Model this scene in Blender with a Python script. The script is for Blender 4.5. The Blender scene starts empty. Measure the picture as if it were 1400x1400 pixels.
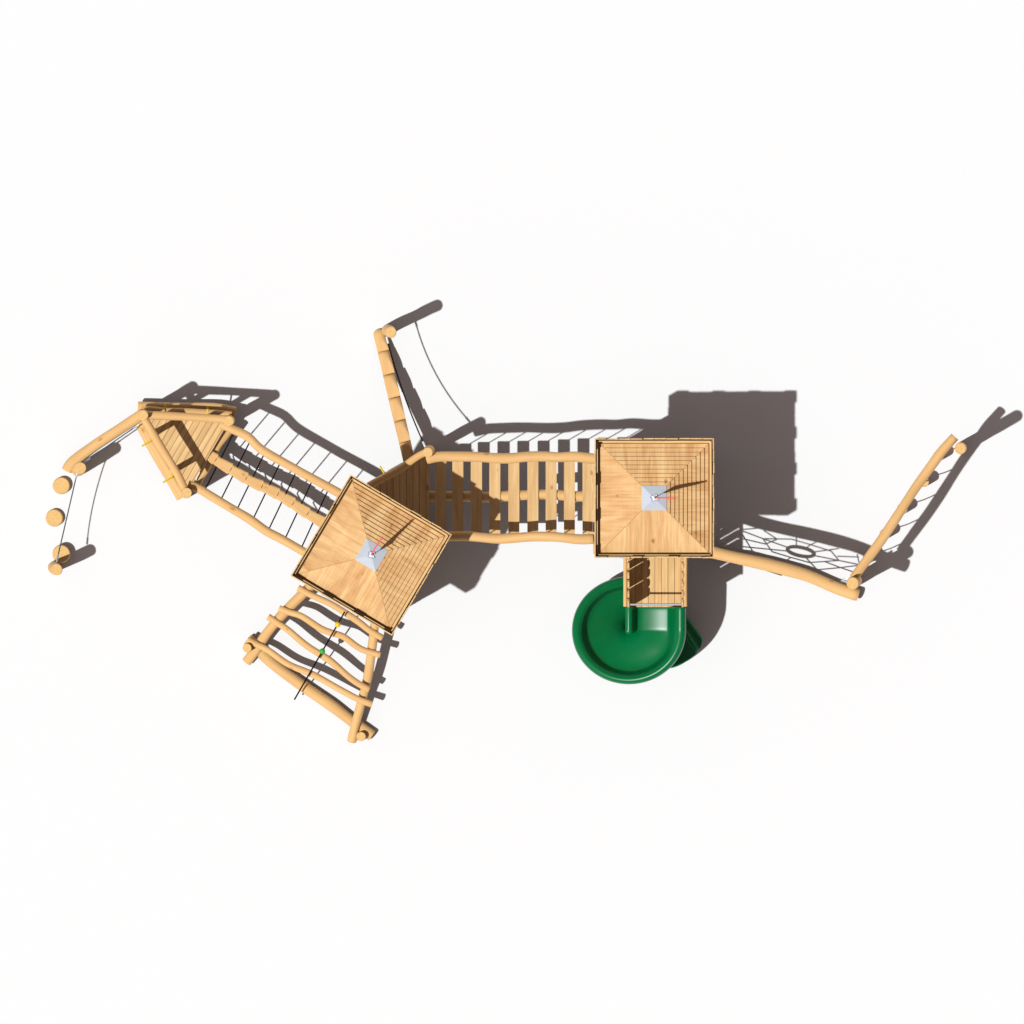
import bpy, math, random
from mathutils import Vector, Matrix
random.seed(11)
R = math.radians
sc = bpy.context.scene
col = sc.collection

# ------------------------------------------------------------------ plan coordinates
# the playground is laid out on a plan drawn at 1 unit = 1 cm, origin in the upper left corner, y downwards
def P(x, y, h=0.0):
    return Vector(((x - 700) / 100.0, (700 - y) / 100.0, h))

# ------------------------------------------------------------------ materials
def new_mat(name):
    m = bpy.data.materials.new(name); m.use_nodes = True
    nt = m.node_tree; nt.nodes.clear()
    out = nt.nodes.new('ShaderNodeOutputMaterial')
    b = nt.nodes.new('ShaderNodeBsdfPrincipled')
    nt.links.new(b.outputs[0], out.inputs[0])
    return m, nt, b

def N(nt, t, **kw):
    n = nt.nodes.new(t)
    for k, v in kw.items():
        if k in ('operation', 'blend_type', 'data_type', 'attribute_name', 'voronoi_dimensions', 'noise_dimensions', 'wave_type', 'rings_direction', 'clamp', 'feature'):
            setattr(n, k, v)
        else:
            n.inputs[k].default_value = v
    return n

def ramp(nt, stops):
    r = nt.nodes.new('ShaderNodeValToRGB')
    e = r.color_ramp.elements
    while len(e) < len(stops): e.new(0.5)
    for i, (p, c) in enumerate(stops):
        e[i].position = p; e[i].color = (c[0], c[1], c[2], 1)
    return r

def mixc(nt, bt, fac, a, b):
    m = nt.nodes.new('ShaderNodeMix'); m.data_type = 'RGBA'; m.blend_type = bt
    if hasattr(fac, 'links') or hasattr(fac, 'is_linked'): nt.links.new(fac, m.inputs[0])
    else: m.inputs[0].default_value = fac
    for s, v in ((6, a), (7, b)):
        if isinstance(v, tuple): m.inputs[s].default_value = (v[0], v[1], v[2], 1)
        else: nt.links.new(v, m.inputs[s])
    return m.outputs[2]

def wood_mat(name, light, dark, blotch=0.5, grain=1.0, knots=1.0, rough=0.6):
    """grain runs along U; U and V are metres"""
    m, nt, b = new_mat(name)
    L = nt.links
    uv = nt.nodes.new('ShaderNodeTexCoord')
    tone = N(nt, 'ShaderNodeAttribute', attribute_name='tone')
    mp = nt.nodes.new('ShaderNodeMapping'); mp.inputs['Scale'].default_value = (1.6, 34, 1)
    L.new(uv.outputs['UV'], mp.inputs[0])
    g = N(nt, 'ShaderNodeTexNoise', Scale=1.0, Detail=5.0, Roughness=0.6, Distortion=0.3); L.new(mp.outputs[0], g.inputs['Vector'])
    mp2 = nt.nodes.new('ShaderNodeMapping'); mp2.inputs['Scale'].default_value = (1.3, 5.5, 1)
    L.new(uv.outputs['UV'], mp2.inputs[0])
    bl = N(nt, 'ShaderNodeTexNoise', Scale=1.0, Detail=3.0, Roughness=0.55, Distortion=0.6); L.new(mp2.outputs[0], bl.inputs['Vector'])
    gr = ramp(nt, [(0.34, (1, 1, 1)), (0.5, (.55, .55, .55)), (0.66, (0, 0, 0))]); L.new(g.outputs[0], gr.inputs[0])
    br = ramp(nt, [(0.35, (0, 0, 0)), (0.7, (1, 1, 1))]); L.new(bl.outputs[0], br.inputs[0])
    f1 = N(nt, 'ShaderNodeMath', operation='MULTIPLY'); f1.inputs[1].default_value = 0.42 * grain; L.new(gr.outputs[0], f1.inputs[0])
    f2 = N(nt, 'ShaderNodeMath', operation='MULTIPLY'); f2.inputs[1].default_value = blotch; L.new(br.outputs[0], f2.inputs[0])
    f3 = N(nt, 'ShaderNodeMath', operation='ADD', ); L.new(f1.outputs[0], f3.inputs[0]); L.new(f2.outputs[0], f3.inputs[1])
    c = mixc(nt, 'MIX', f3.outputs[0], light, dark)
    # knots
    nz = N(nt, 'ShaderNodeTexNoise', Scale=14.0, Detail=2.0); L.new(uv.outputs['UV'], nz.inputs['Vector'])
    dv = nt.nodes.new('ShaderNodeVectorMath'); dv.operation = 'MULTIPLY_ADD'
    L.new(nz.outputs['Color'], dv.inputs[0]); dv.inputs[1].default_value = (.035, .02, 0); L.new(uv.outputs['UV'], dv.inputs[2])
    mk = nt.nodes.new('ShaderNodeMapping'); mk.inputs['Scale'].default_value = (2.6, 4.4, 1); L.new(dv.outputs[0], mk.inputs[0])
    vo = N(nt, 'ShaderNodeTexVoronoi', voronoi_dimensions='2D', Scale=1.0, Randomness=1.0); L.new(mk.outputs[0], vo.inputs['Vector'])
    sx = nt.nodes.new('ShaderNodeSeparateColor'); L.new(vo.outputs['Color'], sx.inputs[0])
    rad = nt.nodes.new('ShaderNodeMapRange'); L.new(sx.outputs[0], rad.inputs[0])
    rad.inputs[1].default_value = 0.55; rad.inputs[2].default_value = 1.0; rad.inputs[3].default_value = 0.0; rad.inputs[4].default_value = 0.15
    kd = N(nt, 'ShaderNodeMath', operation='SUBTRACT'); L.new(rad.outputs[0], kd.inputs[0]); L.new(vo.outputs['Distance'], kd.inputs[1])
    kk = N(nt, 'ShaderNodeMath', operation='MULTIPLY', ); kk.inputs[1].default_value = 12; kk.use_clamp = True; L.new(kd.outputs[0], kk.inputs[0])
    k2 = N(nt, 'ShaderNodeMath', operation='MULTIPLY'); k2.inputs[1].default_value = 0.75 * knots; L.new(kk.outputs[0], k2.inputs[0])
    c = mixc(nt, 'MIX', k2.outputs[0], c, (.40, .165, .03))
    tr = ramp(nt, [(0, (.80, .78, .74)), (.5, (1, 1, 1)), (1, (1.06, 1.07, 1.1))]); L.new(tone.outputs['Fac'], tr.inputs[0])
    c = mixc(nt, 'MULTIPLY', 1.0, c, tr.outputs[0])
    L.new(c, b.inputs['Base Color'])
    b.inputs['Roughness'].default_value = rough
    b.inputs['Specular IOR Level'].default_value = 0.75; b.inputs['Roughness'].default_value = .82
    bp = N(nt, 'ShaderNodeBump', Strength=0.12, Distance=0.004); L.new(g.outputs[0], bp.inputs['Height']); L.new(bp.outputs[0], b.inputs['Normal'])
    return m

LOG = wood_mat('log_wood', (.86, .52, .21), (.68, .37, .125), .4, .9, .8)
BOARD = wood_mat('board_wood', (.89, .60, .275), (.64, .35, .13), .58, 1.15, 1.0)
ROOFW = wood_mat('roof_wood', (.93, .61, .28), (.64, .32, .11), .72, 1.15, 1.2)

def end_mat():
    m, nt, b = new_mat('end_grain_wood'); L = nt.links
    uv = nt.nodes.new('ShaderNodeTexCoord')
    w = N(nt, 'ShaderNodeTexWave', wave_type='RINGS', rings_direction='Z', Scale=38.0, Distortion=2.5, Detail=2.0); w.inputs['Detail Scale'].default_value = .6
    L.new(uv.outputs['UV'], w.inputs['Vector'])
    n = N(nt, 'ShaderNodeTexNoise', Scale=26.0, Detail=3.0); L.new(uv.outputs['UV'], n.inputs['Vector'])
    r1 = ramp(nt, [(.1, (.88, .58, .25)), (.95, (.78, .46, .16))]); L.new(w.outputs[0], r1.inputs[0])
    c = mixc(nt, 'MIX', .3, r1.outputs[0], (.84, .53, .21))
    r2 = ramp(nt, [(.3, (.88, .86, .82)), (.65, (1.05, 1.05, 1.05))]); L.new(n.outputs[0], r2.inputs[0])
    c = mixc(nt, 'MULTIPLY', 1.0, c, r2.outputs[0])
    L.new(c, b.inputs['Base Color']); b.inputs['Roughness'].default_value = .7; b.inputs['Specular IOR Level'].default_value = .2
    return m
ENDG = end_mat()

def plain(name, c, rough=.5, metal=0.0, var=.06, coat=0.0, spec=.5):
    m, nt, b = new_mat(name); L = nt.links
    tc = nt.nodes.new('ShaderNodeTexCoord')
    n = N(nt, 'ShaderNodeTexNoise', Scale=9.0, Detail=4.0); L.new(tc.outputs['Object'], n.inputs['Vector'])
    r = ramp(nt, [(.3, tuple(v * (1 - var) for v in c)), (.7, tuple(min(1, v * (1 + var)) for v in c))]); L.new(n.outputs[0], r.inputs[0])
    L.new(r.outputs[0], b.inputs['Base Color'])
    b.inputs['Roughness'].default_value = rough; b.inputs['Metallic'].default_value = metal
    b.inputs['Specular IOR Level'].default_value = spec
    b.inputs['Coat Weight'].default_value = coat; b.inputs['Coat Roughness'].default_value = .25
    return m

ROPE = plain('black_rope', (.003, .003, .0035), .9, spec=.1)
ROPE_GREY = plain('slate_rope', (.055, .065, .08), .6)
STEEL = plain('galvanised_steel', (.50, .55, .62), .38, .55, .04)
CAPM = plain('roof_cap_metal', (.47, .50, .555), .5, .1, .02)
WHITE = plain('white_metal', (.80, .82, .88), .4, 0, .02)
GREEN = plain('green_plastic', (.0, .155, .044), .30, 0, .05, .0, .26)
YELLOW = plain('yellow_plastic', (.92, .66, .005), .35, 0, .03)
GREENB = plain('green_bead_plastic', (.03, .42, .03), .35, 0, .03)
YELB = plain('yellow_bead_plastic', (.90, .58, .02), .35, 0, .03)
FLAG = plain('red_flag_cloth', (.85, .14, .14), .7, 0, .04)

def ground_mat():
    m, nt, b = new_mat('white_ground'); L = nt.links
    tc = nt.nodes.new('ShaderNodeTexCoord')
    n = N(nt, 'ShaderNodeTexNoise', Scale=60.0, Detail=4.0); L.new(tc.outputs['Object'], n.inputs['Vector'])
    r = ramp(nt, [(.3, (.860, .853, .853)), (.7, (.872, .869, .871))]); L.new(n.outputs[0], r.inputs[0])
    L.new(r.outputs[0], b.inputs['Base Color']); b.inputs['Roughness'].default_value = .95; b.inputs['Specular IOR Level'].default_value = .05
    return m
GROUND = ground_mat()

# ------------------------------------------------------------------ mesh builder
class MB:
    def __init__(s, M=None):
        s.v = []; s.f = []; s.uv = []; s.mi = []; s.sm = []; s.tone = []; s.M = M
    def add(s, p):
        p = Vector(p)
        if s.M: p = s.M @ p
        s.v.append(p); return len(s.v) - 1
    def face(s, idx, uvs, mi=0, smooth=False, tone=.5):
        s.f.append(idx); s.uv.append(uvs); s.mi.append(mi); s.sm.append(smooth); s.tone.append(tone)
    def poly(s, pts, uvs=None, mi=0, tone=.5, udir=None):
        ids = [s.add(p) for p in pts]
        if uvs is None:
            ps = [Vector(p) for p in pts]
            u = Vector(udir).normalized() if udir else (ps[1] - ps[0]).normalized()
            n = Vector((0, 0, 0))
            for i in range(len(ps)): n += (ps[i] - ps[0]).cross(ps[(i + 1) % len(ps)] - ps[0])
            n.normalize() if n.length > 1e-9 else None
            if abs(n.dot(u)) > .95: u = n.orthogonal()
            w = n.cross(u)
            o = (random.uniform(0, 40), random.uniform(0, 40))
            uvs = [(p.dot(u) + o[0], p.dot(w) + o[1]) for p in ps]
        s.face(ids, uvs, mi, False, tone)
    def prism(s, base, ext, udir=None, tone=None, mi=0):
        """closed prism: polygon 'base' (3D points, counter-clockwise seen against ext) extruded by ext"""
        tone = random.uniform(.2, .8) if tone is None else tone
        base = [Vector(p) for p in base]; ext = Vector(ext)
        if udir is None: udir = base[1] - base[0]
        s.poly(list(reversed(base)), None, mi, tone, udir)
        s.poly([p + ext for p in base], None, mi, tone, udir)
        for i in range(len(base)):
            a, b = base[i], base[(i + 1) % len(base)]
            s.poly([a, b, b + ext, a + ext], None, mi, tone, udir)
    def bar(s, a, b, w, t, up=(0, 0, 1), tone=None, mi=0):
        """board from a to b (centre line), width w across, thickness t along up"""
        a = Vector(a); b = Vector(b); d = (b - a).normalized(); up = Vector(up)
        side = d.cross(up).normalized(); up = side.cross(d).normalized()
        base = [a - side * w / 2 - up * t / 2, b - side * w / 2 - up * t / 2, b + side * w / 2 - up * t / 2, a + side * w / 2 - up * t / 2]
        # order so that the extrusion along up is outward
        base = [base[0], base[3], base[2], base[1]]
        s.prism(base, up * t, d, tone, mi)
    def tube(s, pts, rad, seg=14, caps=True, capmi=None, mi=0, clampz=None, chamfer=0.0, tone=.5, wob=0.0, plumb=False):
        pts = [Vector(p) for p in pts]; n = len(pts)
        rr = [rad] * n if not hasattr(rad, '__len__') else list(rad)
        tang = []
        for i in range(n):
            d = pts[min(i + 1, n - 1)] - pts[max(i - 1, 0)]
            if plumb: d.z = 0
            tang.append(d.normalized())
        up = Vector((0, 0, 1)) if abs(tang[0].z) < .9 else Vector((1, 0, 0))
        x = tang[0].cross(up).normalized()
        uo, vo = random.uniform(0, 40), random.uniform(0, 40); ph = random.uniform(0, 6.28)
        rings = []; ln = 0.0; us = []
        rmean = sum(rr) / n
        for i in range(n):
            if i: ln += (pts[i] - pts[i - 1]).length
            us.append(ln)
            t = tang[i]; x = (x - t * x.dot(t)).normalized(); y = t.cross(x)
            ring = []
            for k in range(seg):
                a = 2 * math.pi * k / seg
                r = rr[i] * (1 + wob * math.sin(3 * a + ph + ln * 2) + wob * .7 * math.sin(2 * a - ph + ln * 5))
                p = pts[i] + x * (math.cos(a) * r) + y * (math.sin(a) * r)
                if clampz and clampz[i] is not None: p.z = min(p.z, clampz[i])
                ring.append(s.add(p))
            rings.append(ring)
        for i in range(n - 1):
            for k in range(seg):
                k2 = (k + 1) % seg
                v0, v1 = k / seg * 2 * math.pi * rmean + vo, (k + 1) / seg * 2 * math.pi * rmean + vo
                s.face([rings[i][k], rings[i][k2], rings[i + 1][k2], rings[i + 1][k]],
                       [(us[i] + uo, v0), (us[i] + uo, v1), (us[i + 1] + uo, v1), (us[i + 1] + uo, v0)], mi, True, tone)
        if caps:
            cm = mi if capmi is None else capmi
            oc = (random.uniform(-.01, .01), random.uniform(-.01, .01)); ra = random.uniform(0, 6.28)
            for ring, i, flip in ((rings[0], 0, True), (rings[-1], n - 1, False)):
                ids = [s.add(s.M.inverted() @ s.v[q] if s.M else s.v[q]) for q in ring]
                uv = [(math.cos(2 * math.pi * k / seg + ra) * rr[i] + oc[0], math.sin(2 * math.pi * k / seg + ra) * rr[i] + oc[1]) for k in range(seg)]
                if flip: ids.reverse(); uv.reverse()
                s.face(ids, uv, cm, False, tone)
    def ball(s, c, r, seg=18, rings=10, squash=1.0, mi=0):
        c = Vector(c); rows = []
        for i in range(rings + 1):
            th = math.pi * i / rings
            rows.append([s.add(c + Vector((math.sin(th) * math.cos(2 * math.pi * k / seg) * r, math.sin(th) * math.sin(2 * math.pi * k / seg) * r, -math.cos(th) * r * squash))) for k in range(seg)])
        for i in range(rings):
            for k in range(seg):
                k2 = (k + 1) % seg
                s.face([rows[i][k], rows[i][k2], rows[i + 1][k2], rows[i + 1][k]], [(0, 0), (.1, 0), (.1, .1), (0, .1)], mi, True)
    def build(s, name, mats, parent=None, bevel=0.0):
        me = bpy.data.meshes.new(name)
        org = Vector((0, 0, 0)); q = parent
        while q: org = org + q.location; q = q.parent
        loc = Vector((0, 0, 0))
        if parent is None:
            xs = [v.x for v in s.v]; ys = [v.y for v in s.v]; zs = [v.z for v in s.v]
            loc = Vector(((min(xs) + max(xs)) / 2, (min(ys) + max(ys)) / 2, min(zs)))
        vs = [v - org - loc for v in s.v]
        me.from_pydata([tuple(v) for v in vs], [], s.f)
        for m in (mats if isinstance(mats, (list, tuple)) else [mats]): me.materials.append(m)
        uvl = me.uv_layers.new(name='UVMap')
        flat = []
        for u in s.uv:
            for c in u: flat += [c[0], c[1]]
        uvl.data.foreach_set('uv', flat)
        at = me.attributes.new('tone', 'FLOAT', 'FACE'); at.data.foreach_set('value', s.tone)
        me.polygons.foreach_set('material_index', s.mi)
        me.polygons.foreach_set('use_smooth', s.sm)
        me.validate(); me.update()
        o = bpy.data.objects.new(name, me); col.objects.link(o); o.location = loc
        if parent: o.parent = parent
        if bevel:
            mod = o.modifiers.new('bevel', 'BEVEL'); mod.width = bevel; mod.segments = 2; mod.limit_method = 'ANGLE'; mod.angle_limit = R(40)
        return o

def spline(pts, step=.05):
    pts = [Vector(p) for p in pts]
    if len(pts) == 2:
        n = max(2, int((pts[1] - pts[0]).length / step))
        return [pts[0].lerp(pts[1], i / n) for i in range(n + 1)]
    out = []
    for i in range(len(pts) - 1):
        p0 = pts[i - 1] if i else pts[0] * 2 - pts[1]
        p1, p2 = pts[i], pts[i + 1]
        p3 = pts[i + 2] if i + 2 < len(pts) else pts[-1] * 2 - pts[-2]
        n = max(2, int((p2 - p1).length / step))
        for k in range(n):
            t = k / n
            out.append(.5 * ((2 * p1) + (p2 - p0) * t + (2 * p0 - 5 * p1 + 4 * p2 - p3) * t * t + (3 * p1 - p0 - 3 * p2 + p3) * t ** 3))
    out.append(pts[-1])
    return out

def log(mb, pts, r, taper=0.0, lump=.035, seg=18, bend=.006):
    """a debarked, slightly crooked log along pts with chamfered, sawn ends"""
    q = spline(pts); n = len(q)
    ph = [random.uniform(0, 6.28) for _ in range(5)]
    L = sum((q[i + 1] - q[i]).length for i in range(n - 1))
    rr = []; s = 0; w = []
    for i in range(n):
        if i: s += (q[i] - q[i - 1]).length
        f = s / L
        rr.append(r * (1 + taper * (f - .5)) * (1 + lump * math.sin(s * 5.3 + ph[0]) + lump * .6 * math.sin(s * 11.7 + ph[1])))
        b = bend * math.sin(math.pi * f)
        w.append(q[i] + Vector((math.sin(s * 3.1 + ph[2]), math.sin(s * 2.7 + ph[3]), .6 * math.sin(s * 3.7 + ph[4]))) * b)
    d0 = (w[1] - w[0]).normalized(); d1 = (w[-1] - w[-2]).normalized()
    c = .10 * r
    w = [w[0]] + [w[0] + d0 * c] + w[1:-1] + [w[-1] - d1 * c] + [w[-1]]
    rr = [rr[0] - c] + [rr[0]] + rr[1:-1] + [rr[-1]] + [rr[-1] - c]
    mb.tube(w, rr, seg, True, 1, 0, tone=random.uniform(.35, .65), wob=.012)

def log_part(name, pts, r, parent, **kw):
    mb = MB(); log(mb, pts, r, **kw); return mb.build(name, [LOG, ENDG], parent)

def rope_part(name, pts, r, parent, mat=ROPE, step=.05):
    mb = MB(); mb.tube(spline(pts, step), r, 8); return mb.build(name, mat, parent)

def sag(a, b, s, n=6):
    a = Vector(a); b = Vector(b)
    return [a.lerp(b, i / n) - Vector((0, 0, s * 4 * (i / n) * (1 - i / n))) for i in range(n + 1)]

def thing(name, label, cat, loc, group=None):
    o = bpy.data.objects.new(name, None); col.objects.link(o); o.location = loc; o.empty_display_size = .2
    o['label'] = label; o['category'] = cat
    if group: o['group'] = group
    return o
def tag(o, label, cat, group=None):
    o['label'] = label; o['category'] = cat
    if group: o['group'] = group
    return o

# ------------------------------------------------------------------ ground
g = MB()
g.poly([(-60, -60, 0), (60, -60, 0), (60, 60, 0), (-60, 60, 0)])
go = g.build('ground', GROUND); go['kind'] = 'structure'; go['label'] = 'plain white ground under the playground'

# ------------------------------------------------------------------ stepping stumps
SG = 'stepping stumps at the end of the trail'
for x, y, r, h, lab in ((83.9, 664, .117, .115, 'round wooden stepping stump nearest the low end of the balance log'),
                        (74.3, 708.1, .119, .095, 'middle one of the three round wooden stepping stumps, standing alone'),
                        (83.9, 757.3, .122, .195, 'tallest round stepping stump, half shaded beside the lone handrail post')):
    mb = MB()
    c = .012
    mb.tube([P(x, y, -.05), P(x, y, .02), P(x, y, h * .6), P(x, y, h - c), P(x, y, h)], [r * 1.02, r * 1.02, r, r * .99, r * .99 - c], 32, True, 1, wob=.008)
    tag(mb.build('stepping_stump', [LOG, ENDG]), lab, 'stump', SG)

# ------------------------------------------------------------------ balance log
mb = MB()
log(mb, [P(91.5, 643.5, .11), P(97, 634.5, .13), P(110.7, 622.9, .18), P(135, 606, .28), P(163, 587, .40), P(197, 564.5, .50)], .073, taper=-.05)
tag(mb.build('balance_log', [LOG, ENDG]), 'sloping round balance log from the ground up to the kite shaped platform', 'log')

# ------------------------------------------------------------------ rope handrail
t = thing('rope_handrail', 'slate rope handrail on two crooked posts beside the balance log and stumps', 'handrail', P(106, 642))
log_part('post', [P(106.3, 643.2, -.05), P(106.8, 643, .3), P(109, 641, .8), P(109.9, 640, 1.19)], .083, t, lump=.02, bend=0)
log_part('post', [P(73.2, 776, -.05), P(73.6, 776, .3), P(76.2, 778, .8), P(77.5, 778.6, 1.15)], .083, t, lump=.02, bend=0)
def end_sleeve(a, b, parent, r=.013, l=.11, mat=STEEL):
    a = Vector(a); b = Vector(b); d = (b - a).normalized()
    mb = MB(); mb.tube([a, a + d * .01, a + d * (l - .01), a + d * l], [r * .7, r, r, r * .7], 10); return mb.build('rope_end', mat, parent)
def sagged_rope(a, b, s, parent, r, mat, smat=STEEL, l=.11):
    q = sag(a, b, s, 8); ro = rope_part('rope', q, r, parent, mat)
    end_sleeve(q[0], q[1], ro, r * 1.5, l, smat); end_sleeve(q[-1], q[-2], ro, r * 1.5, l, smat)
    return ro
sagged_rope(P(105.8, 645, 1.02), P(77.4, 768, 1.03), .12, t, .0085, ROPE_GREY)
sagged_rope(P(114.5, 632.2, 1.05), P(191, 579.5, 1.10), .08, t, .0085, ROPE_GREY)
# the sag also drifts a little sideways with the rope lay, as hung

# ------------------------------------------------------------------ kite shaped platform
t = thing('climbing_platform', 'small kite shaped wooden platform with log railings and yellow pegs', 'platform', P(250, 610))
p1, p2, p3 = (195.4, 567.8), (313.0, 575.8), (255.2, 673.8)
log_part('post', [P(197, 567, -.05), P(196.2, 567.6, .9), P(*p1, 1.70)], .073, t, lump=.02, bend=0)
log_part('post', [P(314, 574.8, -.05), P(313.5, 575.2, .9), P(*p2, 1.56)], .072, t, lump=.02, bend=0)
log_part('post', [P(254, 674.4, -.05), P(254.8, 674, .9), P(*p3, 1.58)], .072, t, lump=.02, bend=0)
# north railing: top rail, bearer, sill
log_part('rail', [P(200, 567.5, 1.50), P(230, 569, 1.50), P(262, 570.3, 1.50), P(300, 572.5, 1.50), P(312, 573.8, 1.50)], .056, t, lump=.03)
log_part('rail', [P(194, 561.3, .44), P(206, 560.5, .44), P(225, 562.3, .44), P(250, 562.3, .44), P(290, 564.6, .44), P(317, 567.6, .44)], .05, t, lump=.03)
log_part('rail', [P(188.5, 555.8, .20), P(215, 556.4, .20), P(250, 557.6, .20), P(292, 557.7, .20), P(322.5, 563, .20)], .066, t, lump=.03)
# west railing
log_part('rail', [P(197.5, 573, 1.50), P(209, 592, 1.50), P(225, 620, 1.50), P(243, 650, 1.50), P(252, 668, 1.50)], .055, t, lump=.03)
log_part('rail', [P(192, 576, .44), P(206, 601, .44), P(222, 629, .44), P(237, 656, .44), P(251, 680, .44)], .05, t, lump=.03)
log_part('rail', [P(189.5, 578, .20), P(203, 603, .20), P(219, 632, .20), P(233, 657, .20), P(247, 682, .20)], .058, t, lump=.03)
# stakes with yellow pegs
for (x, y, h, peg) in ((227, 568.4, 1.47, ((226.2, 562), (226.2, 551.2))), (284, 571.4, 1.53, ((283.5, 567), (284, 554.8))), (207.5, 594.5, 1.47, ((206.5, 602.8), (193.8, 610))), (237, 643.6, 1.47, ((236, 651.8), (222.6, 660)))):
    st = log_part('stake', [P(x, y, -.05), P(x, y, .7), P(x, y, h)], .043, t, lump=.03, bend=.002)
    mb = MB(); (xa, ya), (xb, yb) = peg
    mb.tube([P(x, y, .72), P(xa, ya, .78), P(xb, yb, .82)], .0125, 10)
    mb.build('peg', YELLOW, st)
# deck of parallel planks, clipped to the triangle
def clip(poly, a, b):
    """keep the part of poly left of the directed line a->b (2D, y down flips nothing: world coords)"""
    out = []
    def side(p): return (b[0] - a[0]) * (p[1] - a[1]) - (b[1] - a[1]) * (p[0] - a[0])
    for i in range(len(poly)):
        p, q = poly[i], poly[(i + 1) % len(poly)]
        sp, sq = side(p), side(q)
        if sp >= 0: out.append(p)
        if sp * sq < 0:
            f = sp / (sp - sq); out.append((p[0] + (q[0] - p[0]) * f, p[1] + (q[1] - p[1]) * f))
    return out
def deck(mb, region, direction, width, gap, z, th, off=0.0):
    """planks of the given width filling a convex region (world xy, counter-clockwise)"""
    d = Vector((direction[0], direction[1])).normalized(); n = Vector((-d.y, d.x))
    ts = [Vector(p).dot(n) for p in region]; ss = [Vector(p).dot(d) for p in region]
    a = min(ts) + off
    if off > 0: a -= width + gap
    while a < max(ts):
        s0, s1 = min(ss) - 1, max(ss) + 1
        strip = [tuple(d * s0 + n * (a + gap / 2)), tuple(d * s1 + n * (a + gap / 2)), tuple(d * s1 + n * (a + width - gap / 2)), tuple(d * s0 + n * (a + width - gap / 2))]
        for i in range(len(region)):
            strip = clip(strip, region[i], region[(i + 1) % len(region)])
            if not strip: break
        if len(strip) >= 3:
            mb.prism([Vector((x, y, z - .020)) for x, y in strip], (0, 0, .020), (d.x, d.y, 0))
        a += width
    mb.prism([Vector((x, y, z - th)) for x, y in region], (0, 0, th - .021), (d.x, d.y, 0), .0)
def W2(x, y): p = P(x, y); return (p.x, p.y)
mb = MB()
deck(mb, [W2(196, 572), W2(254, 676), W2(263.5, 661), W2(306, 588), W2(311, 573)], (.5, .866), .0795, .007, .71, .035, .03)
mb.build('deck', BOARD, t, .003)
log_part('cross_beam', [P(270, 667, .52), P(274, 655, .52), P(283, 640, .53), P(291, 625, .53), P(298, 610, .53), P(308, 597, .52), P(315, 588, .52)], .045, t, lump=.05)

# ------------------------------------------------------------------ rope bridge
t = thing('rope_bridge', 'narrow stepped log bridge hung in black ropes between two log handrails', 'rope bridge', P(360, 660))
nr = [(303, 580.5), (318, 587), (338.6, 596.6), (352, 610), (366.4, 620), (395, 636), (415.7, 648), (438, 660), (464, 674.5), (492, 691)]
log_part('rail', [P(x, y, 1.24) for x, y in nr], .06, t, lump=.025)
sr = [(257, 662.5), (271, 668), (287, 677.6), (313, 693), (340.7, 709), (365, 726), (383.6, 736), (413.6, 753.5), (438, 768)]
log_part('rail', [P(x, y, 1.33) for x, y in sr], .061, t, lump=.025)
# carved step log: seven overlapping steps
ax = [(285.5, 621.5), (300, 632), (322, 645), (346, 659), (372, 671), (396, 685), (418, 700), (446, 717)]
q = spline([P(x, y, .63) for x, y in ax], .02)
cum = [0]
for i in range(len(q) - 1): cum.append(cum[-1] + (q[i + 1] - q[i]).length)
pts = []; rr = []; cz = []
stepl = .243
def at(s):
    for i in range(len(q) - 1):
        if cum[i + 1] >= s: return q[i].lerp(q[i + 1], (s - cum[i]) / (cum[i + 1] - cum[i]))
    return q[-1]
k = 0
s = -.13
while s < cum[-1]:
    a, b = s, min(cum[-1], s + stepl)
    fl = max(0, -s / stepl)
    for f in (0, .004, .08, .16, .26, .38, .5, .62, .74, .84, .92, .97, 1.0):
        if f < fl: continue
        ss = a + (b - a) * f
        if f == 0 and pts: ss += .0015
        pts.append(at(ss)); e = .078 * (.89 + .17 * f ** 1.5)
        if f == 0: e *= .985
        rr.append(e); cz.append(.63 + .052 - .022 * f)
    s += stepl
mb = MB(); mb.tube(pts, rr, 20, True, 1, 0, cz, wob=.01)
sl = mb.build('step_log', [LOG, ENDG], t)
# support ropes, each running from one handrail down under the step log and up to the other
def lerp2(a, b, f): return (a[0] + (b[0] - a[0]) * f, a[1] + (b[1] - a[1]) * f)
for i in range(7):
    n0 = lerp2((320.5, 590), (455, 669), i / 6 * .965); s0 = lerp2((277, 676), (412.5, 753.5), i / 6 * .985)
    m0 = lerp2(n0, s0, .52)
    # meet the step log's own height
    rope_part('rope', [P(*n0, 1.24), P(*lerp2(n0, m0, .87), .60), P(*m0, .54), P(*lerp2(s0, m0, .87), .60), P(*s0, 1.33)], .0095, t)

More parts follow.
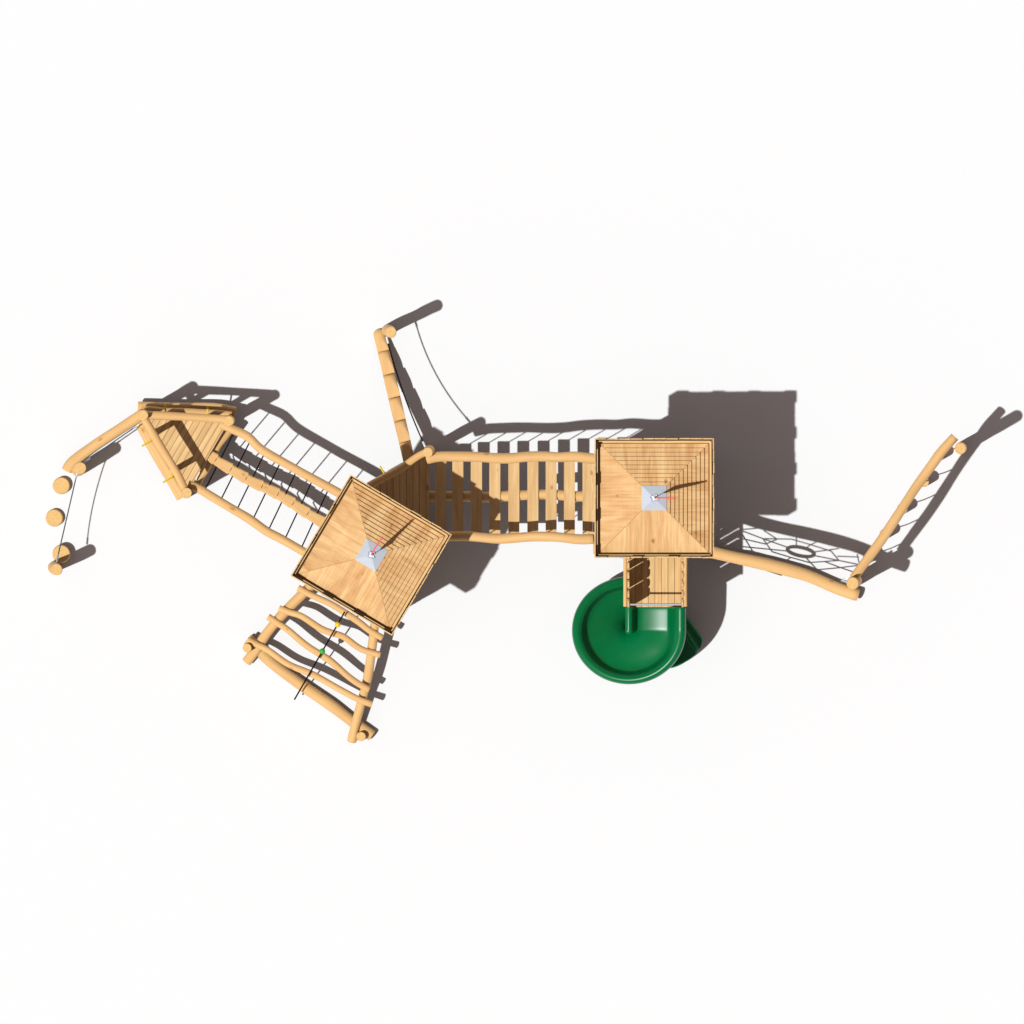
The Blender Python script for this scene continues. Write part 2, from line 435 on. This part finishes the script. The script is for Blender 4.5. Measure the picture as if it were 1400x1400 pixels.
# ------------------------------------------------------------------ towers
def tower_roof(t, M, flag_dir=1):
    """square pyramid roof of lapped boards in a raised board fascia; local origin at the tower centre"""
    H = .742; C = .160; n = 10; z0 = 2.60; tan = math.tan(R(31)); th = .026
    d = [H - (H - C) * i / n for i in range(n + 1)]
    def zz(a): return z0 + (H - a) * tan
    mb = MB(M)
    for f in range(4):
        rot = Matrix.Rotation(f * math.pi / 2, 4, 'Z')
        uo, vo = random.uniform(0, 40), random.uniform(0, 40)
        for i in range(n):
            a, b = d[i], d[i + 1]
            za, zb = zz(a) + th, zz(b) + (.002 if i < n - 1 else .004)
            # upper face of the lapped board, facing +x before rotation
            e = .0020; pp = [(a, -a + e, za), (a, a - e, za), (b, b - e, zb), (b, -b + e, zb)]
            uv = [(-a * 1.13 + uo, -a + vo), (-a * 1.13 + uo, a + vo), (-b * 1.13 + uo, b + vo), (-b * 1.13 + uo, -b + vo)]
            tn = random.uniform(.42, .58)
            mb.poly([rot @ Vector(p) for p in pp], uv, 0, tn)
            zl = zz(a) + (.002 if i else -.08)
            mb.poly([rot @ Vector(p) for p in ((a, -a + e, zl), (a, a - e, zl), (a, a - e, za), (a, -a + e, za))], None, 0, .1, (0, 0, 1))
        # soffit
        mb.poly([rot @ Vector(p) for p in ((H - .01, H - .01, z0 - .06), (H - .01, -H + .01, z0 - .06), (.05, -.05, z0 + .30), (.05, .05, z0 + .30))], None, 0, .3)
    roof = mb.build('roof', ROOFW, t)
    # metal cap: shallow hipped sheet
    mb = MB(M); c = .168; zc = zz(c) + .018; za = zc + .018
    for f in range(4):
        rot = Matrix.Rotation(f * math.pi / 2, 4, 'Z')
        mb.poly([rot @ Vector(p) for p in ((c, -c, zc), (c, c, zc), (.012, .012, za), (.012, -.012, za))])
        mb.poly([rot @ Vector(p) for p in ((c, -c, zc - .03), (c, c, zc - .03), (c, c, zc), (c, -c, zc))])
    mb.poly([(.012, -.012, za), (.012, .012, za), (-.012, .012, za), (-.012, -.012, za)])
    cap = mb.build('roof_cap', CAPM, roof)
    # crown shaped finial bracket
    mb = MB(M)
    for f in range(4):
        rot = Matrix.Rotation(f * math.pi / 2 + .35, 4, 'Z')
        mb.prism([rot @ Vector(p) for p in ((.0, -.022, za - .004), (.030, -.030, za - .012), (.052, -.040, za + .02), (.040, .0, za + .01), (.052, .036, za + .02), (.030, .028, za - .012), (.0, .022, za - .004))], (0, 0, .008))
    mb.tube([(0, 0, za - .02), (0, 0, za + .07)], .016, 12)
    mb.build('finial', WHITE, cap)
    # fascia: boards of two heights, an inner liner and the eaves ledge
    mb = MB(M); S = .818; nb = 10; bw = 2 * S / nb
    for f in range(4):
        rot = Matrix.Rotation(f * math.pi / 2, 4, 'Z')
        for i in range(nb):
            y0 = -S + i * bw + .003; y1 = y0 + bw - .006
            if i == 0: y0 += .016
            top = 2.745 + random.uniform(-.006, .006) + (.065 if i % 3 == 0 else 0)
            xo = S + random.uniform(-.004, .004)
            b0 = 2.50
            mb.prism([rot @ Vector(p) for p in ((xo - .017, y0, b0), (xo, y0, b0), (xo, y1, b0), (xo - .017, y1, b0))], (0, 0, top - b0), (0, 0, 1))
    fa = mb.build('fascia', BOARD, roof, .002)
    mb = MB(M)
    for f in range(4):
        rot = Matrix.Rotation(f * math.pi / 2, 4, 'Z')
        mb.prism([rot @ Vector(p) for p in ((S - .046, -S + .05, 2.50), (S - .034, -S + .05, 2.50), (S - .034, S - .05, 2.50), (S - .046, S - .05, 2.50))], (0, 0, .215), tuple(rot @ Vector((0, 1, 0))), .6)
        e0, e1 = .70, .8012
        mb.prism([rot @ Vector(p) for p in ((e0, -e0, 2.52), (e1, -e1, 2.52), (e1, e1, 2.52), (e0, e0, 2.52))], (0, 0, .07), tuple(rot @ Vector((0, 1, 0))), .6)
    mb.build('eaves_beam', BOARD, roof)
    # leaning pennant on a thin mast
    mb = MB(M); mb.tube([(0, 0, za), (0, 0, za + .64)], .0045, 8); fl_m = None
    fl = MB(M)
    rows = []
    nseg = 8
    for i in range(nseg + 1):
        f = i / nseg; x = .004 + .296 * f; zt = 3.57 + .11 * f; zb = 3.28 + .37 * f; y = .006 * math.sin(f * 5)
        rows.append((fl.add((x, y, zb)), fl.add((x, y, zt))))
    for i in range(nseg):
        a, b = rows[i], rows[i + 1]
        fl.face([a[0], b[0], b[1], a[1]], [(0, 0), (1, 0), (1, 1), (0, 1)], 0, True)
    fo = fl.build('flag', FLAG, t)
    sm = fo.modifiers.new('thick', 'SOLIDIFY'); sm.thickness = .02; sm.offset = 0
    mb.build('flagpole', STEEL, fo)
    return roof

def palisade(mb, a, b, z0, z1, nb, th=.027, gap=.008, wide=()):
    """row of upright round-topped boards from a to b (world points)"""
    a = Vector((a[0], a[1], 0)); b = Vector((b[0], b[1], 0)); d = (b - a); L = d.length; d.normalize(); nrm = Vector((d.y, -d.x, 0))
    w = L / nb
    for i in range(nb):
        s0 = i * w + gap / 2 + (.010 if i - 1 in wide else 0); s1 = (i + 1) * w - gap / 2 - (.010 if i in wide else 0); j = random.uniform(-.003, .003)
        zt = z1 + random.uniform(-.006, .006)
        prof = [(s0, z0), (s1, z0), (s1, zt - .05)]
        for k in range(1, 6):
            an = math.pi * k / 6
            prof.append(((s0 + s1) / 2 + math.cos(an) * (s1 - s0) / 2, zt - .05 + math.sin(an) * .05))
        prof.append((s0, zt - .05))
        base = [a + d * s + Vector((0, 0, z)) - nrm * (th / 2 - j) for s, z in prof]
        mb.prism(base, nrm * th, (0, 0, 1))

def W(M, x, y, z=0.0): return M @ Vector((x, y, z))

TG = 'square towers with pyramid roofs'
# right hand tower ------------------------------------------------
cR = P(894.4, 681)
MR = Matrix.Translation(cR)
tR = thing('play_tower', 'roofed square tower standing upright above the green spiral slide', 'play tower', cR, TG)
tower_roof(tR, MR)
for x, y, top in ((-.60, .60, 2.60), (.60, .60, 2.60), (-.60, -.60, 2.60), (.583, -.553, 2.69)):
    r = .05 if top > 2.65 else .07
    log_part('post', [W(MR, x, y, -.05), W(MR, x, y, 1.3), W(MR, x, y, top)], r, tR, lump=.02, bend=.004)
mb = MB(); deck(mb, [W2(832, 743), W2(956, 743), W2(956, 619), W2(832, 619)], (0, 1), .089, .006, 1.22, .035)
mb.build('deck', BOARD, tR, .003)
mb = MB(); mb.bar(P(812.3, 757.5, 1.16), P(812.3, 632, 1.16), .034, .12); mb.bar(P(831, 745, 1.12), P(956, 745, 1.12), .04, .12); mb.bar(P(831, 617, 1.12), P(956, 617, 1.12), .04, .12); mb.bar(P(958.5, 743, 1.12), P(958.5, 619, 1.12), .04, .12)
mb.build('deck_beam', BOARD, tR, .003)
for a, b in ((P(841, 620), P(947, 620)), (P(955, 628), P(955, 735))):
    mb = MB(); palisade(mb, a, b, 1.12, 1.95, 10); mb.build('palisade_wall', BOARD, tR, .002)
# landing with its two palisade panels
mb = MB(); deck(mb, [W2(858.5, 830), W2(935.5, 830), W2(935.5, 750), W2(858.5, 750)], (0, 1), .0893, .0055, 1.22, .035, .05)
ld = mb.build('landing_deck', BOARD, tR, .003)
for x in (859.1, 933.3):
    mb = MB(); palisade(mb, P(x, 830.6), P(x, 754), 1.10, 1.93, 6, wide=(1, 3, 4)); mb.build('landing_panel', BOARD, tR, .002)
for x in (854.9, 937.0):
    log_part('landing_rail', [P(x, 829.3, 1.89), P(x - .2, 800, 1.89), P(x, 755, 1.89)], .026, tR, lump=.02, bend=.002)
    log_part('landing_post', [P(x + (3 if x < 900 else -3), 822, -.05), P(x + (3 if x < 900 else -3), 822, 1.19)], .035, tR)
mb = MB(); mb.tube([P(861, 826.4, 1.88), P(864, 826.4, 1.88), P(931.5, 826.4, 1.88)], .0145, 14); mb.build('safety_bar', STEEL, tR)

# left hand tower ------------------------------------------------
cL = P(507.6, 758.9)
ML = Matrix.Translation(cL) @ Matrix.Rotation(R(59.4), 4, 'Z') @ Matrix.Diagonal((.986, .986, 1, 1))
tL = thing('play_tower', 'roofed square tower turned at an angle above the climbing ladder', 'play tower', cL, TG)
tower_roof(tL, ML)
for x in (-.60, .60):
    for y in (-.60, .60):
        log_part('post', [W(ML, x, y, -.05), W(ML, x, y, 1.3), W(ML, x, y, 2.60)], .07, tL, lump=.02, bend=.004)
sq = [W(ML, x, y) for x, y in ((-.62, -.62), (.62, -.62), (.62, .62), (-.62, .62))]
mb = MB(); deck(mb, [(p.x, p.y) for p in sq], ML.to_3x3() @ Vector((1, 0, 0)), .089, .006, .82, .035)
mb.build('deck', BOARD, tL, .003)
# the flared deck between tower and plank bridge
mb = MB(); deck(mb, [W2(575, 765), W2(587.2, 738), W2(587.2, 617), W2(500, 667), W2(530, 720)], (0, 1), .0893, .006, .83, .035, .054)
mb.build('deck', BOARD, tL, .003)
log_part('post', [P(587.5, 615.5, -.05), P(587, 616, .6), P(586, 617, 1.2), P(585, 618.6, 1.80)], .071, tL, lump=.02, bend=0)
log_part('rail', [P(586, 617, 1.42), P(574, 622, 1.42), P(562, 629.5, 1.42), P(551.4, 637.5, 1.42), P(528.6, 651, 1.42), P(504, 664.5, 1.42)], .05, tL, lump=.02)
log_part('rail', [P(586, 617, .70), P(551.4, 637.5, .70), P(504, 664.5, .70)], .05, tL, lump=.02)
log_part('post', [P(606, 735, -.05), P(606, 735, 1.70)], .06, tL, lump=.02, bend=0)
mb = MB(); mb.tube([P(527, 650, .72), P(524, 645, .80), P(519.5, 637.5, .82)], .0125, 10); mb.build('peg', YELLOW, tL)
a, b = W(ML, -.52, -.60), W(ML, .52, -.60)
mb = MB(); palisade(mb, (a.x, a.y), (b.x, b.y), .72, 1.60, 9); mb.build('palisade_wall', BOARD, tL, .002)

# ------------------------------------------------------------------ climbing ladder
t = thing('climbing_ladder', 'sloping log ladder with four wavy rungs and a beaded black rope', 'climbing ladder', P(435, 900))
log_part('pole', [P(337, 905, .09), P(350, 888, .16), P(365, 866, .27), P(386, 841, .40), P(413, 813, .54), P(430, 796, .64)], .068, t, lump=.025)
log_part('pole', [P(480.8, 1014, .12), P(486, 990, .20), P(495, 955, .29), P(503, 924, .40), P(509, 885, .53), P(512, 858, .63), P(514, 838, .70)], .062, t, lump=.03)
rz = lambda s: s
log_part('rung', [P(407.3, 803.5, .66), P(425, 813, .66), P(450, 824, .66), P(470, 836, .67), P(490, 850, .67), P(505, 862, .68), P(523, 872.5, .69)], .045, t, lump=.03)
log_part('rung', [P(381.3, 831.5, .53), P(395, 837, .53), P(413, 843, .54), P(439, 860, .55), P(455, 866, .56), P(470, 871, .57), P(493, 887, .59), P(520, 895.5, .60)], .045, t, lump=.03)
log_part('rung', [P(366.2, 843, .44), P(380, 852, .44), P(394, 861, .44), P(420, 883, .46), P(450, 903, .47), P(472, 922, .49), P(487, 933, .50), P(505, 943, .50)], .046, t, lump=.03)
log_part('rung', [P(337.8, 874.5, .31), P(350, 881, .31), P(366, 889, .32), P(394, 908, .35), P(431, 923, .37), P(468, 944, .40), P(490, 956, .41), P(508.6, 963, .42)], .045, t, lump=.03)
log_part('ground_log', [P(338, 874, .09), P(352, 886, .09), P(366, 901, .09), P(384, 916, .09), P(408, 933, .09), P(450, 962, .09), P(480, 985, .09), P(509, 1006, .09)], .078, t, lump=.03)
log_part('stub', [P(339.5, 884, -.05), P(337.8, 886, .42)], .062, t, lump=.01, bend=0)
log_part('stub', [P(494, 1006, -.05), P(493.6, 1007, .28)], .064, t, lump=.01, bend=0)
cr = rope_part('climbing_rope', [P(471.3, 836.6, .86), P(440.7, 890.3, .64), P(402.6, 956.4, .27)], .0105, t)
mb = MB(); mb.ball(P(461.7, 853.9, .79),   .040, squash=.95); mb.build('bead', YELB, cr)
mb = MB(); mb.ball(P(440.7, 890.3, .64),   .040, squash=.95); mb.build('bead', GREENB, cr)

# ------------------------------------------------------------------ stepped ramp
t = thing('stepped_ramp', 'notched log ramp with a rope handrail and a crooked post at its foot', 'ramp', P(530, 500))
a, b = P(517.2, 450.0, .03), P(559.5, 630, .88)
L = (b - a).length; sx = [.0, .155]
bnd = [0.0] + [((y - 451.0) / (630 - 451.0)) for y in (481.5, 513.3, 544.8, 576, 605)] + [1.0]
pts = []; rr = []; cz = []
# rounded foot of the log
for f, e in ((0, .35), (.006, .62), (.014, .82), (.026, .95), (.04, 1.0)):
    pts.append(a.lerp(b, f)); rr.append(.083 * e); cz.append(None)
for k in range(len(bnd) - 1):
    f0, f1 = max(bnd[k], .045), bnd[k + 1]
    lvl = a.lerp(b, (f0 + f1) / 2).z + (.040 if k else .06)
    for j in range(9):
        f = f0 + (f1 - f0) * j / 8
        if j == 0: f += .0008
        pts.append(a.lerp(b, f)); rr.append(.083 * (1 - .02 * math.sin(f * 9))); cz.append(lvl + .004 * j / 8)
mb = MB(); mb.tube(pts, rr, 40, True, 1, 0, cz, plumb=True)
for i in range(len(mb.sm)): mb.sm[i] = True
ro = mb.build('notched_log', [LOG, ENDG], t)
log_part('post', [P(529.6, 451.6, -.05), P(529.8, 451.6, .4), P(532.8, 452.4, .9), P(533.6, 453, 1.3), P(534.3, 454.2, 1.58)], .077, t, lump=.02, bend=0)
q = []
a, b = P(528.2, 460, .97), P(581.6, 611.5, 1.50)
for i in range(11):
    f = i / 10; p = a.lerp(b, f); p.z -= .13 * 4 * f * (1 - f); p += Vector((-.035, -.012, 0)) * 4 * f * (1 - f); q.append(p)
ro = rope_part('rope', q, .0095, t)
end_sleeve(q[0], q[1], ro, .014, .10, WHITE); end_sleeve(q[-1], q[-2], ro, .014, .10, WHITE)

# ------------------------------------------------------------------ plank bridge
t = thing('plank_bridge', 'wide bridge of spaced planks with log handrails joining the two towers', 'bridge', P(700, 680))
slope = lambda x: (40 + .0795 * (x - 602)) / 100 * 2.145
for x0, x1 in ((595, 610), (618.4, 633.4), (643.6, 659), (669, 684), (695, 710), (721, 736), (746, 761), (771, 786), (796.4, 810.4)):
    mb = MB(); xc = (x0 + x1) / 2; w = (x1 - x0) / 200
    yy = random.uniform(-1, 1)
    zc = slope(xc)
    c0 = P(xc, 738 + yy, zc - .02); c1 = P(xc, 626 + yy, zc - .02)
    mb.bar(c0, c1, w * 2, .04, tone=random.uniform(.3, .75)); mb.build('plank', BOARD, t, .004)
log_part('support_log', [P(584, 678.5, slope(584) - .105), P(625, 678, slope(625) - .105), P(665, 679.3, slope(665) - .105), P(700, 678, slope(700) - .105), P(750, 676.3, slope(750) - .105), P(782, 678.5, slope(782) - .105), P(815, 678.5, slope(815) - .105)], .07, t, lump=.04)
rn = [(583.5, 627.5), (600, 624.5), (624, 624.4), (652, 625), (680, 626.5), (700, 626), (720, 623.8), (745, 623.5), (765, 624.8), (785, 624.2), (812, 627), (838, 627)]
log_part('rail', [P(x, y, slope(x) + .78) for x, y in rn], .070, t, lump=.025)
rs = [(606, 733.5), (620, 733.5), (640, 733.3), (660, 735), (680, 736.3), (700, 735.2), (730, 733.0), (760, 733.8), (785, 736.8), (800, 737.4), (812, 736.8)]
log_part('rail', [P(x, y, slope(x) + .74) for x, y in rs], .067, t, lump=.03)
for x in (609, 632.4, 658, 683, 709, 735, 760, 785, 809):
    for y, up in ((626, .75), (735.5, .70)):
        mb = MB(); mb.tube([P(x, y, slope(x) - .03), P(x, y, slope(x) + up)], .0075, 8); mb.build('hanger', STEEL, t)

# ------------------------------------------------------------------ spiral slide
t = thing('spiral_slide', 'glossy green plastic spiral slide winding down from the landing', 'slide', P(860, 862))
prof = [(.055, .175), (.068, .12), (.082, .045), (.105, .012), (.15, .0), (.20, .001), (.26, .0038), (.32, .0091), (.38, .0167), (.43, .0247), (.48, .0343), (.52, .0431), (.537, .0475), (.547, .060), (.565, .10), (.59, .16), (.610, .207), (.634, .241), (.655, .262), (.68, .275), (.705, .281), (.73, .278), (.755, .265), (.772, .243), (.785, .17)]
prof_h = [(.050, .03), (.06, .02), (.08, .013), (.11, .01), (.16, .004), (.22, .0), (.30, .0), (.38, .004), (.45, .012), (.52, .026), (.56, .040), (.585, .058), (.60, .085), (.612, .120), (.624, .165), (.638, .205), (.656, .235), (.672, .250), (.688, .261), (.705, .266), (.73, .266), (.752, .255), (.770, .235), (.780, .205), (.785, .09)]
assert len(prof) == len(prof_h)
stations = []
cx = P(860, 862)
zt, ze, turn = 1.17, .24, R(325)
for i in range(7):   # straight start
    f = i / 6; stations.append((P(860, 829.5 + 32.5 * f), Vector((1, 0, 0)), zt - .02 * f, 0.0, 1.0))
nsp = 96
for i in range(1, nsp + 1):
    f = i / nsp; ph = turn * f
    tr = min(1, ph / R(38)); tr = tr * tr * (3 - 2 * tr)
    sc_ = 1 - .058 * math.sin(ph) ** 2
    stations.append((cx.copy(), Vector((math.cos(ph), -math.sin(ph), 0)), zt - .02 - (zt - ze) * f, tr, sc_))
hd = Vector((-math.sin(turn), -math.cos(turn), 0)); rd = Vector((math.cos(turn), -math.sin(turn), 0))
k_end = 1 - .058 * math.sin(turn) ** 2
for i in range(1, 13):
    f = i / 12; stations.append((cx.copy(), rd, ze - .02 - .05 * f, 1.0, k_end, f))
mb = MB(); rows = []
for st_ in stations:
    o, rdv, z, tr, k = st_[:5]; fx = st_[5] if len(st_) > 5 else 0
    row = []
    for (r0, d0), (r1, d1) in zip(prof, prof_h):
        r = (r0 + (r1 - r0) * tr) * k; dz = d0 + (d1 - d0) * tr
        p = o + rdv * r; q_ = (r - .42) / .43; reach = .44 + .36 * math.sqrt(max(0, 1 - abs(q_) ** 2.6)); p += hd * (fx * reach); p.z = z + dz * (1 - .45 * fx); row.append(mb.add(p))
    rows.append(row)
for i in range(len(rows) - 1):
    for k in range(len(prof) - 1):
        mb.face([rows[i][k], rows[i + 1][k], rows[i + 1][k + 1], rows[i][k + 1]], [(0, 0), (1, 0), (1, 1), (0, 1)], 0, True)
ch = mb.build('chute', GREEN, t)
so = ch.modifiers.new('thick', 'SOLIDIFY'); so.thickness = .014; so.offset = -1
sb = ch.modifiers.new('smooth', 'SUBSURF'); sb.levels = 1; sb.render_levels = 1
mb = MB(); mb.tube([cx + Vector((0, 0, z)) for z in (-.02, .3, .8, 1.2, 1.31)], .056, 28); mb.ball(cx + Vector((0, 0, 1.31)), .056, 28, 12, .6); mb.build('column', GREEN, t)
mb = MB(); mb.tube([P(860, 829.5, 1.335), P(860, 840, 1.335), P(860, 862, 1.315)], .052, 24); mb.build('inner_rail', GREEN, t)

# ------------------------------------------------------------------ climbing net
t = thing('climbing_net', 'spider web rope net stretched under a long crooked log beside the right tower', 'climbing net', P(1075, 780))
bp = [(934, 743), (952, 748.2), (974, 755), (1000, 761), (1025, 766.3), (1048.6, 771.6), (1075, 778.5), (1100, 786), (1118, 793), (1134, 800), (1150, 806.5), (1172, 813.5)]
log_part('beam', [P(x, y, 1.70) for x, y in bp], .083, t, lump=.02)
log_part('sill_log', [P(x + .8, y - .3, .13) for x, y in bp[:-1]] + [P(1174, 813.8, .13)], .080, t, lump=.02)
log_part('post', [P(1170, 793.2, -.05), P(1169.3, 794, .8), P(1167.2, 796.2, 1.4), P(1165.7, 797.6, 1.86)], .087, t, lump=.02, bend=0)
nd = Vector((.963, -.27, 0)); n0 = P(980, 756.5)
def NP(u, h): 
    p = n0 + nd * u; p.z = h
    p.y -= .035 * max(0, 1 - abs(u - .9) / .9)   # the net bows a little with the log
    return p
segs = [((-.17, 1.19), (.07, 1.62)), ((-.17, 1.18), (.29, .52)), ((-.17, 1.18), (.19, 1.11)), ((.19, 1.11), (.56, 1.08)), ((-.17, .84), (.30, .94)), ((.19, 1.11), (.48, .73)),
        ((.07, 1.43), (.33, 1.26)), ((.19, 1.11), (.46, 1.44)), ((-.1, .40), (.61, .94)), ((.29, .52), (.76, .40)), ((.48, .73), (.74, .74)), ((.74, .74), (1.0, .75)), ((.74, .74), (.77, .20)),
        ((.87, .93), (1.26, .46)), ((.45, 1.62), (.61, 1.24)), ((.46, 1.44), (.72, 1.46)), ((.72, 1.46), (1.02, 1.44)), ((.87, 1.24), (1.05, 1.62)), ((.94, 1.09), (1.26, 1.13)), ((1.26, 1.13), (1.86, 1.20)),
        ((1.02, 1.44), (1.26, 1.13)), ((1.0, .75), (1.26, 1.13)), ((1.14, .94), (1.40, .85)), ((1.40, .85), (1.86, .74)), ((1.21, .54), (1.40, .85)), ((1.40, .85), (1.55, 1.14)), ((.35, .52), (1.22, .55)),
        ((1.17, 1.29), (1.40, 1.47)), ((1.34, 1.56), (1.55, 1.14)), ((1.26, .46), (1.86, .3)), ((.33, 1.26), (.30, .94)), ((.76, .40), (1.21, .54)), ((.29, .52), (-.1, .25)), ((.72, 1.46), (.73, 1.66)), ((.73, 1.27), (.72, 1.46))]
mb = MB()
for a, b in segs: mb.tube([NP(*a), NP(*b)], .0085, 7)
mb.build('rope_net', ROPE, t)
mb = MB(); pts = [NP(.74 + .175 * math.cos(2 * math.pi * i / 40), 1.08 + .175 * math.sin(2 * math.pi * i / 40)) for i in range(41)]
mb.tube(pts, .024, 10, False); mb.build('centre_ring', ROPE, t)
mb = MB(); mb.tube([P(1149.5, 793.2, 1.60), P(1158.5, 795.8, 1.60)], .020, 10); mb.bar(P(1154, 790, 1.60), P(1153, 796, 1.60), .02, .05); mb.build('bracket', STEEL, t)

# ------------------------------------------------------------------ hanging stump traverse
t = thing('hanging_stump_traverse', 'long slanting log on a post with short stumps hung below on ropes', 'traverse', P(1240, 700))
ep = [(1167, 790.5), (1185, 765), (1205, 737.3), (1228, 704), (1252, 668), (1268, 645), (1277.5, 631.5), (1288, 616.5), (1305.5, 597)]
log_part('top_log', [P(x, y, 1.60 - .0007 * i) for i, (x, y) in enumerate(ep)], .066, t, lump=.025)
log_part('post', [P(1314.0, 612.5, -.05), P(1313.6, 612.7, .9), P(1313.1, 613, 1.92)], .080, t, lump=.02, bend=0)
for x, y in ((1283, 623.5), (1263, 658.5), (1233.5, 696), (1210, 730), (1187, 763)):
    mb = MB(); r = .074; c = .01
    mb.tube([P(x, y, .07), P(x, y, .08), P(x, y, .20), P(x, y, .35 - c), P(x, y, .35)], [r - c, r, r, r, r - c], 24, True, 1, wob=.01)
    hs = mb.build('hanging_stump', [LOG, ENDG], t)
    rope_part('rope', [P(x, y, .34), P(x - 4, y + 7, .9), P(x - 8.5, y + 12, 1.58)], .0085, hs)

# ------------------------------------------------------------------ light
SUN_EL, az = 65.0, 30.0
sun_to = Vector((-math.cos(R(SUN_EL)) * math.cos(R(az)), -math.cos(R(SUN_EL)) * math.sin(R(az)), math.sin(R(SUN_EL))))
sd = bpy.data.lights.new('sun', 'SUN'); sd.energy = 3.44; sd.angle = R(.7); sd.color = (.975, 1.0, 1.0)
so = bpy.data.objects.new('sun', sd); col.objects.link(so); so.location = sun_to * 20
so.rotation_euler = (-sun_to).to_track_quat('-Z', 'Y').to_euler()
w = bpy.data.worlds.new('World'); sc.world = w; w.use_nodes = True
nt = w.node_tree; nt.nodes.clear()
out = nt.nodes.new('ShaderNodeOutputWorld'); bg = nt.nodes.new('ShaderNodeBackground')
sky = nt.nodes.new('ShaderNodeTexSky'); sky.sky_type = 'NISHITA'; sky.sun_disc = False
sky.sun_elevation = R(SUN_EL); sky.sun_rotation = math.atan2(sun_to.x, sun_to.y)
hs = nt.nodes.new('ShaderNodeHueSaturation'); hs.inputs['Saturation'].default_value = .12
tint = nt.nodes.new('ShaderNodeMix'); tint.data_type = 'RGBA'; tint.blend_type = 'MULTIPLY'; tint.inputs[0].default_value = 1.0; tint.inputs[7].default_value = (.75, .62, .59, 1)
nt.links.new(sky.outputs[0], hs.inputs['Color']); nt.links.new(hs.outputs[0], tint.inputs[6]); nt.links.new(tint.outputs[2], bg.inputs[0]); nt.links.new(bg.outputs[0], out.inputs[0])
bg.inputs[1].default_value = .06

# ------------------------------------------------------------------ camera: plan view
cd = bpy.data.cameras.new('camera'); cd.type = 'ORTHO'; cd.ortho_scale = 14.0; cd.clip_end = 300; cd.clip_start = .1
co = bpy.data.objects.new('camera', cd); col.objects.link(co); co.location = (0, 0, 30); sc.camera = co
sc.view_settings.view_transform = 'Standard'; sc.view_settings.look = 'None'; sc.view_settings.exposure = 0
sc.cycles.diffuse_bounces = 1
sc.render.resolution_x = sc.render.resolution_y = 1024
